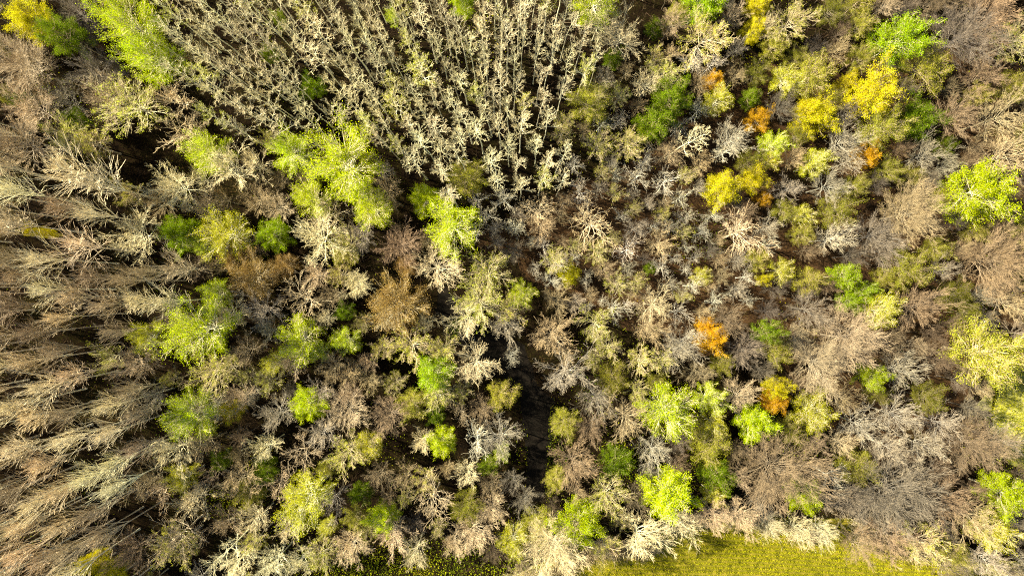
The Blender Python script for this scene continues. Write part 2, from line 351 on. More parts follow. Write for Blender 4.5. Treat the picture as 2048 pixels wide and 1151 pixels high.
# --- upper right
T('e', 1405, 6, 40, 'the lime tree at upper right', 'bright lime leafy tree at the top edge, right half', tint=.95)
T('v', 1412, 78, 46, 'the frosty cream tree', 'large frosty cream-green tree below the lime tree on the top edge', tint=1.15)
T('x', 1385, 125, 28, tint=1.1); T('x', 1424, 128, 28); T('p', 1466, 32, 24); T('p', 1345, 45, 28, tint=.8); T('l', 1356, 28, 22)
T('y', 1512, 14, 22); T('y', 1506, 62, 22, 'the split yellow tree', 'narrow yellow leafy tree near the top edge'); T('v', 1585, 42, 42, tint=.85); T('l', 1548, 92, 24); T('b', 1530, 55, 24, tint=.8)
T('l', 1716, 52, 24); T('l', 1715, 5, 24); T('p', 1770, 10, 26, tint=.7)
T('e', 1800, 82, 46, 'the bright green oak-like tree', 'bright green leafy tree with lobed outline in the upper right', tint=.88)
T('l', 1848, 135, 46, 'the grey-green tree', 'dull grey-green tree directly below the bright green upper right tree', tint=.75)
T('q', 1925, 72, 62, tint=.95); T('h', 1990, 30, 50, tint=1.2); T('v', 2030, 82, 42, tint=.9); T('h', 1965, 150, 40); T('t', 2000, 235, 50, tint=.8)
T('o', 1427, 162, 18, 'the small orange tuft', 'small orange leafy tree, topmost of the orange ones', tint=.9); T('z', 1434, 200, 26); T('t', 1400, 165, 26, tint=.7)
T('d', 1500, 196, 18); T('z', 1570, 162, 27); T('l', 1622, 155, 38); T('y', 1743, 188, 45, 'the brightest yellow tree', 'brightest yellow leafy tree, big and round in the upper right'); T('y', 1692, 168, 18, tint=.8)
T('y', 1612, 222, 24); T('y', 1630, 236, 38, 'the lacy yellow tree', 'lacy yellow leafy tree left of the brightest yellow one', tint=.9); T('o', 1515, 240, 23, 'the reddish orange tree', 'reddish orange leafy tree between yellow and grey crowns', tint=.75)
T('G', 1545, 290, 26); T('z', 1540, 320, 18); T('w', 1465, 275, 38, 'the frosted grey tree', 'frosted grey bare tree below left of the reddish orange tree'); T('x', 1452, 300, 26)
T('z', 1628, 326, 26); T('t', 1590, 315, 24); T('o', 1730, 312, 24, 'the vivid orange tree', 'vivid orange leafy tree in the upper right')
T('l', 1762, 255, 42, tint=.85); T('w', 1690, 285, 40, tint=.8); T('w', 1700, 320, 28); T('d', 1832, 240, 42, 'the dark green round tree', 'dark green round leafy tree in shade at upper right', tint=.75); T('d', 1882, 292, 20, tint=.5)
T('l', 1955, 190, 20); T('h', 1912, 232, 42); T('g', 1950, 385, 56, 'the lime right-edge tree', 'large lime-yellow leafy tree close to the right edge', tint=.85)
T('w', 1575, 378, 30, tint=.8); T('w', 1660, 372, 36, tint=.75); T('y', 1443, 378, 32, 'the gold lower tree', 'golden yellow leafy tree, left one of two at right centre'); T('y', 1505, 362, 26, 'the gold upper tree', 'golden yellow leafy tree, right one of two at right centre', tint=.9); T('o', 1525, 398, 14, tint=.6)
T('w', 1848, 308, 36, tint=.7); T('t', 2015, 310, 50); T('h', 1490, 425, 22, tint=.8)
T('t', 1340, 300, 38, tint=.7)
# --- left centre
T('e', 363, 466, 34, 'the deep lime tree', 'green leafy tree left of the yellow-green tree at left centre', tint=.7); T('G', 408, 492, 20); T('z', 452, 468, 46, 'the yellow-green ball', 'rounded yellow-green half-leafed tree at left centre')
T('e', 548, 470, 30, 'the green tree with tan heart', 'green leafy tree with tan middle at left centre', tint=.75); T('b', 268, 470, 50, tint=1.1); T('b', 640, 475, 50, 'the wide cream tree', 'wide cream bare tree under the white-limbed one'); T('v', 690, 490, 36)
T('y', 84, 464, 11, h=12); T('f', 150, 490, 42); T('p', 632, 550, 27, 'the shining pink tree', 'shining pinkish brushy bare tree at left centre beside black shade', tint=1.2); T('v', 678, 548, 22); T('b', 715, 565, 26, tint=1.05)
T('r', 512, 552, 44, 'the rusty olive tree', 'rusty olive thin-leaved tree at left centre'); T('r', 470, 515, 26, tint=1.3); T('r', 570, 535, 26); T('G', 432, 590, 28, tint=.9)
T('G', 397, 660, 56, 'the wide lime tree', 'wide lime half-leafed tree with white limbs left of centre', h=20); T('z', 295, 675, 32, 'the lime tree by the plantation', 'lime half-leafed tree at the inner edge of the left plantation')
T('w', 527, 620, 38, 'the pale fan tree', 'pale grey bare fan-shaped tree right of the wide lime tree', tint=1.15); T('b', 460, 625, 34, tint=.9); T('w', 540, 660, 28); T('k', 608, 600, 44, tint=.85); T('G', 600, 680, 42, tint=.95); T('G', 640, 700, 20)
T('v', 425, 745, 42); T('v', 455, 735, 28); T('p', 272, 725, 40, tint=1.15); T('v', 215, 718, 30); T('z', 553, 724, 22); T('t', 492, 700, 32, tint=.8); T('p', 585, 720, 28)
# --- centre
T('G', 748, 420, 36, tint=1.05); T('g', 852, 400, 30); T('G', 903, 452, 50, 'the lime starburst tree', 'lime starburst-limbed tree at upper centre', tint=1.1)
T('h', 802, 490, 44, 'the brown haze tree', 'brown hazy brushy bare tree left of the lime starburst tree', tint=1.1); T('r', 815, 530, 20, tint=1.2); T('w', 722, 470, 38, tint=.8); T('l', 692, 505, 22); T('b', 875, 535, 46, tint=.85)
T('t', 775, 385, 34); T('r', 795, 608, 54, 'the rust-brown tree', 'rust-brown leafy tree at the centre beside the black gap', tint=1.05); T('b', 775, 635, 28, tint=.7); T('b', 712, 568, 26)
T('v', 960, 610, 46, 'the big central tree', 'biggest rounded cream tree at the very centre', tint=1.0); T('v', 975, 550, 48, tint=.85); T('G', 1042, 588, 26, tint=.8); T('v', 1022, 615, 30, tint=1.1); T('w', 1012, 648, 34, tint=.9); T('b', 930, 635, 36, tint=1.1)
T('v', 822, 692, 42, 'the dark-gapped cream tree', 'cream-green bare tree left of the dark track'); T('v', 885, 695, 28, tint=1.1); T('e', 870, 748, 35, 'the lime tree by the track', 'bright lime leafy tree left of the dark track')
T('v', 875, 788, 34); T('b', 950, 728, 44, tint=.8); T('x', 1024, 714, 20, 'the lone star tree', 'little grey starry tree alone in the black track', tint=.6, h=10); T('l', 1004, 790, 28, 'the green tree by the black track', 'yellow-green tree at the left bank of the black track')
T('w', 1132, 745, 50, 'the grey ball tree', 'grey rounded bare tree at the right bank of the black track', tint=.85); T('t', 1105, 672, 46, tint=.85); T('v', 1192, 650, 36, tint=.8); T('v', 1218, 695, 26); T('v', 1280, 718, 30, tint=1.1); T('v', 1325, 722, 26)
T('t', 1115, 600, 30, tint=.8); T('w', 1152, 605, 22); T('x', 1113, 525, 26); T('y', 1138, 548, 22, 'the yellow shrub', 'small yellow shrub at the clearing edge', h=5, tint=.75); T('v', 1110, 520, 26)
T('k', 1180, 448, 52, 'the spreading-limbed tree', 'bare tan tree with long spreading limbs above the clearing', tint=1.0); T('k', 1078, 420, 38); T('t', 1085, 450, 30, tint=1.1); T('x', 1008, 398, 27); T('x', 1032, 455, 22, 'the white dead tree', 'bright white crooked dead tree at upper centre', tint=1.3); T('x', 950, 465, 20, tint=1.1)
T('x', 975, 430, 20); T('x', 955, 400, 20); T('x', 1255, 497, 30, tint=1.0); T('t', 1320, 488, 32); T('x', 1322, 532, 22, tint=.9); T('d', 1300, 535, 13, h=4); T('v', 1235, 565, 26, tint=.8); T('b', 1310, 610, 38, tint=.75); T('t', 1300, 655, 34, tint=.9); T('w', 1352, 700, 34, tint=.8)
T('t', 1210, 540, 26, tint=.7); T('x', 1160, 385, 24); T('v', 1230, 385, 18); T('x', 1275, 355, 28); T('x', 1330, 365, 32); T('v', 1205, 345, 18); T('x', 1150, 330, 20); T('x', 1178, 612, 11, h=7); T('x', 1205, 602, 13, h=7); T('x', 1258, 608, 13, h=7)
T('d', 690, 622, 19); T('G', 695, 680, 25); T('l', 1225, 755, 30, tint=.55, h=9); T('d', 915, 650, 16, tint=.5); T('t', 665, 735, 28, tint=1.0); T('t', 700, 745, 30, tint=1.1)
T('t', 740, 760, 24)
# --- right centre
T('k', 1482, 468, 46, 'the antler-limbed tree', 'cream bare antler-limbed tree right of the clearing', tint=.95); T('w', 1668, 476, 34, 'the silver tree', 'silver-white bare tree at right centre in dark brush', tint=1.25); T('z', 1602, 430, 20); T('l', 1672, 420, 34, tint=.65); T('t', 1825, 425, 58, tint=.95); T('q', 1750, 470, 46)
T('h', 1995, 520, 64, 'the wide russet tree', 'wide russet-tan brushy tree at the right edge', tint=1.25); T('e', 1688, 553, 26, 'the green crescent top', 'upper lobe of bright green leafy trees at right centre', tint=.75); T('e', 1700, 600, 24, 'the green crescent foot', 'lower of two bright green leafy trees at right centre', tint=.7); T('z', 1760, 620, 32, 'the yellow-green tree', 'yellow-green tree right of the green pair at right centre'); T('e', 1728, 578, 18, tint=.85)
T('z', 1562, 540, 24, tint=.8); T('y', 1525, 560, 12, tint=.7); T('l', 1512, 520, 22); T('z', 1402, 552, 17, tint=.8); T('x', 1385, 572, 20); T('o', 1420, 675, 30, 'the big orange tree', 'largest orange leafy tree at lower right of the clearing', tint=1.1)
T('o', 1412, 650, 18); T('w', 1372, 685, 38, tint=.9); T('d', 1532, 662, 22, 'the green half tree', 'green leafy tree beside brown crowns right of the big orange tree', h=13); T('l', 1552, 700, 28, tint=.8); T('q', 1618, 618, 44); T('p', 1700, 678, 64, 'the huge tan tree', 'huge rounded tan bare tree at right centre', tint=.8)
T('p', 1640, 725, 56, tint=.8); T('q', 1490, 700, 38, tint=.9); T('h', 1455, 640, 36, tint=.8); T('l', 1812, 540, 40, tint=.7); T('q', 1765, 500, 40); T('w', 1888, 540, 24, tint=.7); T('l', 1872, 498, 24, tint=.8); T('h', 1835, 612, 48)
T('l', 1965, 705, 60, 'the big yellowish haze tree', 'big soft yellowish tree near the right edge above the meadow', tint=1.35); T('l', 2015, 720, 42, tint=1.3); T('g', 1740, 752, 26, tint=.7); T('w', 1800, 740, 42, tint=.8); T('t', 2020, 600, 40)
# --- lower left
T('G', 382, 825, 44, 'the lime tree at lower left', 'lime half-leafed tree at lower left under white limbs'); T('b', 420, 815, 34, tint=1.1); T('G', 410, 862, 18); T('b', 350, 895, 44, tint=1.1); T('t', 405, 885, 38); T('y', 466, 818, 20, 'the small golden tree', 'small golden leafy tree at lower left')
T('w', 500, 790, 20, tint=1.2); T('w', 555, 825, 36, tint=.9); T('p', 480, 795, 30); T('h', 482, 872, 20, tint=1.1, h=9); T('g', 617, 808, 32, 'the crescent lime tree', 'bright lime leafy tree half hidden by a grey crown, lower left'); T('w', 642, 785, 26, tint=1.0)
T('w', 642, 868, 34, tint=1.05); T('b', 530, 892, 30, tint=1.05); T('k', 605, 905, 44, tint=.6); T('d', 445, 918, 20); T('t', 475, 960, 40, tint=1.0); T('d', 532, 940, 24); T('z', 365, 955, 26); T('t', 300, 955, 40)
T('k', 318, 985, 34, tint=1.05); T('b', 388, 1000, 38); T('k', 358, 1070, 46, 'the yellow-limbed tree', 'yellow-tan thick-limbed tree near the bottom left'); T('v', 350, 1090, 44); T('z', 612, 1000, 46, 'the yellow-green blob', 'large yellow-green tree near the bottom, left of centre', h=17); T('z', 655, 1052, 16)
T('b', 510, 1035, 30); T('w', 662, 1000, 30, tint=.9); T('s', 445, 1110, 24); T('b', 545, 1125, 36, tint=1.25); T('v', 640, 1110, 34); T('b', 475, 1125, 36, tint=1.1); T('y', 183, 1122, 18, h=12); T('y', 222, 1140, 26, tint=.9); T('b', 600, 1120, 28, tint=1.15)
T('h', 260, 1100, 40); T('k', 560, 970, 34, tint=.8); T('l', 500, 985, 26, tint=.9)
# --- lower middle
T('p', 695, 820, 40, tint=.95); T('p', 700, 790, 26); T('h', 780, 830, 40, tint=1.15); T('l', 825, 808, 28); T('z', 740, 888, 24, 'the lime spear tree', 'yellow-green tree with pointed edge below centre left'); T('v', 695, 905, 36); T('d', 872, 828, 19); T('b', 845, 880, 24, tint=1.05)
T('g', 885, 882, 27, 'the small bright lime tree', 'small bright lime leafy tree left of the black track, lower centre'); T('x', 955, 878, 30, tint=1.1); T('w', 1000, 875, 42, tint=.8); T('g', 1004, 902, 16, tint=.8); T('v', 850, 958, 26); T('b', 935, 945, 26, tint=1.1); T('d', 978, 930, 20); T('t', 812, 952, 28, tint=.8)
T('k', 868, 1000, 46, tint=.75); T('d', 722, 985, 22); T('g', 768, 1032, 28, 'the lime tree by pink crowns', 'lime leafy tree touching a pale pink crown at the bottom'); T('p', 785, 1062, 36, 'the pale pink tree', 'pale pinkish round bare tree at the bottom', tint=1.35); T('p', 702, 1092, 36, tint=1.3); T('p', 950, 1062, 38, tint=1.15)
T('p', 985, 1018, 30, tint=1.05); T('p', 908, 1086, 24, tint=1.15); T('z', 1028, 1080, 30, tint=.9); T('h', 1150, 928, 44, 'the smooth brown tree', 'smooth brown brushy round tree right of the black track', tint=1.3); T('l', 1130, 845, 28, 'the green bank tree', 'green-yellow tree on the right bank of the black track', tint=.9)
T('w', 1195, 795, 40, tint=.65); T('t', 1255, 835, 44, tint=.85); T('G', 1335, 820, 50, 'the lime tree with white limbs', 'lime half-leafed tree with white spreading limbs, lower right of centre', tint=.85); T('w', 1310, 902, 38, tint=.95); T('d', 1235, 920, 30); T('g', 1335, 985, 48, 'the brilliant lime tree', 'brilliant lime leafy tree just above the field', tint=1.1)
T('g', 1160, 1045, 44, 'the lime tree near the field', 'lime-green leafy tree at the bottom between pale crowns', tint=.75); T('l', 1078, 1045, 32, tint=1.0); T('l', 1112, 958, 22); T('v', 1215, 990, 40, tint=.9); T('b', 1110, 1092, 58, 'the big cream tree', 'big cream bare tree at the bottom edge left of the field', tint=1.05); T('b', 1285, 1070, 50, 'the frosty field-edge tree', 'large frosty cream bare tree leaning over the field edge', tint=1.0)
T('v', 1212, 1090, 32, tint=1.05); T('b', 1352, 1040, 38, tint=1.0); T('w', 1050, 1000, 30, tint=.5); T('w', 1025, 960, 24, tint=.5)
# --- lower right
T('G', 1418, 798, 30); T('z', 1425, 845, 24); T('p', 1480, 790, 36, tint=.85); T('y', 1550, 775, 24, tint=.8); T('o', 1548, 800, 24, 'the orange-brown tree', 'orange-brown tree above the round lime tree', tint=.75); T('g', 1505, 843, 35, 'the round lime tree', 'round bright lime leafy tree in the lower right', tint=.95)
T('z', 1625, 820, 38, 'the dome-shaped yellow-green tree', 'dome-shaped yellow-green tree in the lower right', tint=.75); T('w', 1720, 850, 44, tint=.85); T('w', 1800, 830, 42, tint=.8); T('w', 1885, 845, 42, tint=.85); T('p', 1682, 885, 24, tint=.9); T('w', 1780, 895, 36); T('w', 1850, 890, 38, tint=.85)
T('h', 1560, 945, 78, 'the great brown tree', 'great wide brown bare tree in the lower right', tint=1.15); T('g', 1605, 990, 32, 'the yellow-lime tree', 'yellow-lime leafy tree between brown and grey crowns above the field', tint=.8); T('x', 1665, 955, 30, tint=1.0); T('w', 1652, 1000, 26, tint=.9); T('l', 1418, 890, 36, tint=.8); T('d', 1432, 950, 32, tint=.9)
T('z', 1425, 990, 20); T('q', 1790, 985, 84, 'the great dark grey tree', 'great dark grey bare tree at lower right above the field', tint=1.0); T('h', 1890, 1000, 48); T('z', 1982, 1060, 36, 'the yellow domed tree', 'yellow dome of leaves at the lower right'); T('t', 1945, 1040, 46, tint=.9)
T('g', 2008, 985, 40, 'the lime corner tree', 'lime leafy tree at the right edge near the bottom right corner', tint=.75); T('q', 1700, 1000, 36); T('h', 1950, 890, 56); T('w', 2010, 880, 36, tint=.8); T('q', 2040, 1050, 40, tint=.7); T('h', 1720, 1090, 34, tint=1.2)
T('h', 1780, 1075, 44, tint=1.25); T('v', 1845, 1085, 42, tint=1.0); T('b', 1600, 1060, 30, tint=.85); T('b', 1545, 1055, 26, tint=.8); T('b', 1648, 1062, 28, tint=.8); T('p', 1430, 1030, 32); T('p', 1480, 1035, 34)
T('w', 1975, 1120, 36)

# ------------------------------------------------------------------ regions of the wood, in the photograph's pixels
def inpoly(x, y, P):
    c = False; j = len(P) - 1
    for i in range(len(P)):
        if (P[i][1] > y) != (P[j][1] > y) and x < (P[j][0] - P[i][0]) * (y - P[i][1]) / (P[j][1] - P[i][1]) + P[i][0]: c = not c
        j = i
    return c
GAPS = [[(150, 165), (215, 150), (205, 265), (160, 250)], [(225, 290), (330, 290), (345, 335), (300, 365), (240, 340)], [(80, 140), (150, 130), (205, 200), (150, 190)],
        [(860, 570), (905, 570), (945, 640), (1060, 700), (1070, 790), (1110, 800), (1095, 860), (1085, 990), (1030, 990), (1045, 850), (1040, 770), (1000, 730), (960, 690), (900, 670), (860, 620)],
        [(300, 830), (335, 830), (335, 900), (290, 900)], [(155, 640), (185, 640), (185, 685), (150, 680)], [(490, 830), (520, 850), (500, 880), (470, 850)],
        [(1240, 0), (1360, 0), (1360, 25), (1270, 40)], [(590, 500), (620, 500), (610, 560), (585, 560)], [(150, 790), (185, 780), (175, 830), (150, 830)],
        [(375, 585), (425, 600), (425, 625), (380, 640)], [(485, 400), (520, 420), (535, 450), (500, 450)], [(740, 505), (765, 505), (765, 545), (735, 530)], [(820, 560), (860, 575), (860, 600)], [(760, 880), (820, 890), (800, 920), (765, 915)], [(245, 1000), (285, 1010), (290, 1050), (250, 1040)]]
FIELD = [(1130, 1200), (1190, 1115), (1290, 1125), (1345, 1085), (1400, 1052), (1500, 1050), (1530, 1078), (1620, 1088), (1690, 1062), (1745, 1082), (1775, 1120), (1860, 1140), (1900, 1200)]
MEADOW = [(1990, 740), (2120, 700), (2120, 960), (2010, 940), (1975, 860)]
Z_SL = [(310, -60), (1230, -60), (1220, 100), (1180, 180), (1190, 300), (1240, 400), (1060, 480), (960, 420), (860, 370), (760, 290), (700, 255), (600, 250), (460, 270), (330, 140)]
Z_FE = [(-420, 100), (110, 290), (215, 400), (330, 510), (395, 590), (300, 640), (255, 760), (315, 860), (255, 950), (235, 1050), (200, 1300), (-420, 1300)]  # Z_FE runs on unseen past the left edge, added to cast shade
Z_CL = [(960, 470), (1100, 380), (1400, 330), (1560, 460), (1500, 620), (1300, 660), (1080, 560)]
Z_BT = [(640, 1105), (1010, 1110), (1010, 1200), (640, 1200)]
Z_LOW = [(400, 1070), (640, 1080), (640, 1220), (330, 1220)]

pts = [(a['x'], a['y'], a['r']) for a in A]
def free(x, y, r, k):
    for (a, b, c) in pts:
        d = (r + c) * k
        if abs(a - x) < d and abs(b - y) < d and (a - x) ** 2 + (b - y) ** 2 < d * d: return False
    for k in range(9):
        q = 0.0 if k == 8 else r
        if any(inpoly(x + q * math.cos(k * .785), y + q * math.sin(k * .785), g) for g in GAPS + [FIELD]): return False
    return True
def fill(poly, tries, choose, k, notin=()):
    xs = [p[0] for p in poly]; ys = [p[1] for p in poly]
    for _ in range(tries):
        x = rnd.uniform(min(xs), max(xs)); y = rnd.uniform(min(ys), max(ys))
        if not inpoly(x, y, poly) or any(inpoly(x, y, q) for q in notin): continue
        c, r, tint = choose(x, y)
        if c and free(x, y, r, k):
            pts.append((x, y, r)); A.append(dict(c=c, x=x, y=y, r=r, short=None, label=None, tint=tint, h=None))
fill(Z_SL, 9000, lambda x, y: (rnd.choice('sssssssus'), rnd.uniform(15, 23) * (1.12 if x < 700 else 1.12 if y > 250 else 1), rnd.uniform(.75, 1.15)), 0.88)
fill([(1180, 130), (1400, 100), (1430, 330), (1330, 430), (1100, 440)], 2500, lambda x, y: (rnd.choice('xxswvwt'), rnd.uniform(16, 26), rnd.uniform(.8, 1.1)), 0.80)
fill(Z_FE, 14000, lambda x, y: ('f', rnd.uniform(24, 34), rnd.choice((.5, .62, .85, 1.0, 1.1, 1.15))), 0.90)
fill(Z_CL, 2500, lambda x, y: (rnd.choice('xxxtwqv'), rnd.uniform(14, 27), rnd.uniform(.6, .95)), 0.74)
WHOLE = [(-60, -60), (2110, -60), (2110, 1210), (-60, 1210)]
def mixed(x, y):
    if x > 1350:
        return rnd.choice('qqqhhttwwplll'), rnd.uniform(19, 34), rnd.uniform(.4, .85)
    if y > 960 and x < 700: return rnd.choice('btkvw'), rnd.uniform(24, 36), rnd.uniform(.85, 1.15)
    return rnd.choice('bttvvvwphqkl'), rnd.uniform(18, 32), rnd.uniform(.5, .9)  # low tints put some of the gaps' shade into the tree colour
LEFTH = [(-60, -60), (1350, -60), (1350, 1210), (-60, 1210)]; RIGHTH = [(1350, -60), (2110, -60), (2110, 1210), (1350, 1210)]
fill(LEFTH, 6000, mixed, 0.80, notin=(Z_SL, Z_FE, Z_CL, Z_BT, FIELD, MEADOW))
fill(RIGHTH, 5000, mixed, 0.80, notin=(Z_CL, FIELD, MEADOW))

# ------------------------------------------------------------------ labels that single each tree out
for a in A:
    name, famk, h0, wood, leafc, phrase = KIND[a['c']]
    if a['label'] is None: a['phrase'] = phrase
LM = [a for a in A if a['short']] + [dict(x=x, y=y, short=t) for x, y, t in (
    (0, 1151, 'the bottom left corner'), (0, 575, 'the middle of the left edge'), (0, 300, 'the upper left edge'), (0, 860, 'the lower left edge'),
    (150, 700, 'the dark slot at left'), (160, 500, 'the tiny yellow shrub'), (310, 860, 'the black hollow at lower left'),
    (683, 0, 'the top edge a third across'), (500, 0, 'the top edge a quarter across'), (1024, 0, 'the middle of the top edge'), (2048, 0, 'the top right corner'), (2048, 1151, 'the bottom right corner'),
    (850, 250, 'the heart of the upper plantation'), (700, 150, 'the upper slender rows'), (1040, 200, 'the upright slender trees'), (450, 180, 'the left slender rows'), (640, 1151, 'the bottom edge a third across'))]
GRP2 = {}
DIRS = ['to the right of', 'upper right of', 'directly above', 'upper left of', 'to the left of', 'lower left of', 'directly below', 'lower right of']
ORD = ['nearest', 'second', 'third', 'fourth', 'fifth', 'sixth', 'seventh', 'eighth', 'ninth', 'tenth', 'eleventh', 'twelfth', 'thirteenth', 'fourteenth', 'fifteenth', 'sixteenth', 'seventeenth', 'eighteenth', 'nineteenth', 'twentieth', 'twenty-first', 'twenty-second', 'twenty-third', 'twenty-fourth', 'twenty-fifth', 'twenty-sixth', 'twenty-seventh', 'twenty-eighth', 'twenty-ninth', 'thirtieth']
cells = {}
for a in A:
    if a['label']: continue
    lm = min(LM, key=lambda b: (b['x'] - a['x']) ** 2 + (b['y'] - a['y']) ** 2)
    o = int(round(math.atan2(-(a['y'] - lm['y']), a['x'] - lm['x']) / (math.pi / 4))) % 8
    cells.setdefault((id(lm), o, a['phrase']), []).append((math.hypot(a['x'] - lm['x'], a['y'] - lm['y']), a, lm))
for (_, o, ph), L in cells.items():
    L.sort(key=lambda q: q[0])
    for k, (dist, a, lm) in enumerate(L):
        if len(L) == 1: a['label'] = '%s %s %s' % (ph, DIRS[o], lm['short'])
        else: a['label'] = '%s %s %s %s' % (ORD[min(k, 29)], ph, DIRS[o], lm['short'])
        if k > 29: a['label'] = 'outlying ' + a['label'][len('thirtieth '):]

GROUPS = {'slender': 'slender pale trees of the upper plantation', 'slender_bud': 'slender pale trees of the upper plantation', 'feather': 'feathery bare trees of the left plantation',
          'broad': 'bare broad trees of the mixed wood', 'brush': 'brushy bare trees of the mixed wood', 'great': 'great wide bare trees of the mixed wood', 'gnarly': 'crooked bare trees of the mixed wood',
          'lush': 'leafy trees of the mixed wood', 'airy': 'half-leafed trees of the mixed wood', 'budding': 'budding trees of the mixed wood'}

# ------------------------------------------------------------------ plant the trees
first = {}
def plant(a):
    name, famk, h0, wood, leafc, phrase = KIND[a['c']]
    if a['r'] > 50 and famk in ('broad', 'brush'): famk = 'great'
    vs = F[famk]; k = int(rs.randint(len(vs))); p = vs[k]
    r = a['r']
    h = a['h'] or h0 * (0.5 + 0.5 * r / 45.0 if famk not in ('slender', 'slender_bud', 'feather') else 1.0) * rnd.uniform(0.93, 1.07)
    if a['h'] is None: h = min(h, 22)
    zc = h * p['zc']
    x, y = ground_pt(a['x'], a['y'], zc)
    rad = r * (CAM_H - zc) / FPX
    e = bpy.data.objects.new(name, None); COL.objects.link(e); e.empty_display_size = 0.5
    e.location = (x, y, 0); e.rotation_euler = (0, 0, ang := rnd.uniform(0, 6.283))
    sxy = rad / p['R'] * (0.93 if famk == 'lush' else 1.0) * 1.03
    # the trunk may wander: stand the tree so that its crown is where it should be
    e.location = (x - (p['c'][0] * math.cos(ang) - p['c'][1] * math.sin(ang)) * sxy, y - (p['c'][0] * math.sin(ang) + p['c'][1] * math.cos(ang)) * sxy, 0); e.scale = (sxy, sxy, h / p['H'])
    e['label'] = a['label']; e['category'] = 'tree'; e['group'] = GROUPS[famk] 
    t = a['tint']; j = [rnd.uniform(.97, 1.03) for _ in range(3)]
    for part in ('trunk', 'crown', 'foliage'):
        if part not in p: continue
        o = bpy.data.objects.new(part if part != 'crown' else 'branches', p[part]); COL.objects.link(o); o.parent = e
        c = leafc if part == 'foliage' else wood
        tt = t if part != 'foliage' or t <= 1 else 0.5 + 0.5 * t
        if part == 'crown' and famk == 'great': tt *= 0.85
        if part == 'trunk' and famk not in ('slender', 'slender_bud', 'feather', 'gnarly'): tt *= 0.6
        o.color = (min(c[0] * tt * j[0], .8), min(c[1] * tt * j[1], .8), min(c[2] * tt * j[2], .8), 1)
for a in A: plant(a)
print('TREES', len(A), {k: sum(1 for a in A if a['c'] == k) for k in KIND})
_seen = {}
for a in A: _seen.setdefault(a['label'], []).append(1)
print('DUP LABELS', [k for k, v in _seen.items() if len(v) > 1][:20], 'LONG', [k for k in _seen if len(k.split()) > 16][:5])

# ------------------------------------------------------------------ ground sheets
def sheet(name, pts2, z, material, jitter=0.5, sub=6, kind='structure'):
    P = []
    for i in range(len(pts2)):
        a = np.array(pts2[i]); b = np.array(pts2[(i + 1) % len(pts2)])
        for k in range(sub): P.append(a + (b - a) * k / sub + rs.normal(size=2) * jitter * (k > 0))
    me = bpy.data.meshes.new(name)
    me.from_pydata([(p[0], p[1], z) for p in P], [], [list(range(len(P)))]); me.update()
    if me.polygons[0].normal.z < 0: me.flip_normals()
    me.materials.append(material)
    o = bpy.data.objects.new(name, me); COL.objects.link(o); o['kind'] = kind
    return o
sheet('ground', [(-1200, -1200), (1200, -1200), (1200, 1200), (-1200, 1200)], 0, M_GROUND, 0, 1)
W = lambda P: [ground_pt(*p) for p in P]
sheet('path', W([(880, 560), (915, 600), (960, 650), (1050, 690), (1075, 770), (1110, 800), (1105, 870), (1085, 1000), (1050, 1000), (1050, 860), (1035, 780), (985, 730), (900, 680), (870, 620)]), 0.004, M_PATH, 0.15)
sheet('leaf_litter', W([(950, 470), (1080, 400), (1250, 330), (1420, 200), (1600, 100), (1800, 120), (2000, 60), (2200, 300), (2060, 700), (1960, 700), (1960, 900), (1700, 960), (1560, 720), (1380, 700), (1230, 640), (1050, 560)]), 0.004, M_LITTER, 0.8)
sheet('field', W([(990, 1160), (1180, 1090), (1290, 1110), (1345, 1060), (1400, 1035), (1700, 1035), (1900, 1110), (2140, 1130), (2140, 1400), (990, 1400)]), 0.008, M_FIELD, 0.3)
sheet('meadow', W([(1990, 735), (2040, 700), (2300, 640), (2300, 1010), (2060, 960), (2005, 915), (1985, 850), (1970, 790)]), 0.012, M_MEADOW, 0.9)

# ------------------------------------------------------------------ undergrowth, grass (nobody could count them)
def area_filter(X, Y, polys):
    return np.array([any(inpoly(1024 + x * FPX / CAM_H, 575.5 - y * FPX / CAM_H, P) for P in polys) for x, y in zip(X, Y)])
def lowfreq(X, Y, s, seed):
    q = np.random.RandomState(seed); v = 0
    for k in range(6):
        a = q.rand() * 6.28; f = s * (0.6 + q.rand() * 1.6); v = v + np.sin((X * np.cos(a) + Y * np.sin(a)) * f + q.rand() * 6.28)
    return v / 3.2
def stuff(name, g, material, label, cat):
    o = bpy.data.objects.new(name, g.mesh(name, material)); COL.objects.link(o)
    o['kind'] = 'stuff'; o['label'] = label; o['category'] = cat
    return o
PATHP = [(885, 560), (915, 600), (960, 650), (1045, 690), (1065, 770), (1100, 800), (1095, 870), (1085, 990), (1055, 990), (1055, 860), (1040, 780), (985, 720), (900, 670), (870, 620)]
OPEN = [FIELD, PATHP, MEADOW]
n = 40000; X = rs.uniform(-84, 84, n); Y = rs.uniform(-49, 49, n)
keep = ~area_filter(X, Y, OPEN) & (rs.rand(n) < 0.68 + 0.4 * lowfreq(X, Y, 0.25, 3)); X = X[keep]; Y = Y[keep]; n = len(X)
tone = np.clip(0.42 + 0.22 * lowfreq(X, Y, 0.12, 5) + rs.normal(size=n) * 0.15, 0, 1)
d = nrm(np.stack([rs.normal(size=n), rs.normal(size=n), 0.5 + rs.rand(n)], 1)); L = 0.6 + 1.6 * rs.rand(n) ** 2
B = np.stack([X, Y, np.full(n, 0.02)], 1)
P = np.empty((n, 4, 3)); P[:, 0] = B
for k in range(1, 4):
    d = nrm(d + rs.normal(size=(n, 3)) * 0.25); P[:, k] = P[:, k - 1] + d * (L / 3)[:, None]
P[:, :, 2] = np.maximum(P[:, :, 2], 0.02)
g = Geo(); g.ribbons(P, np.full(n, 0.022), age=tone)
Rr = np.full((n, 4), 0.02)
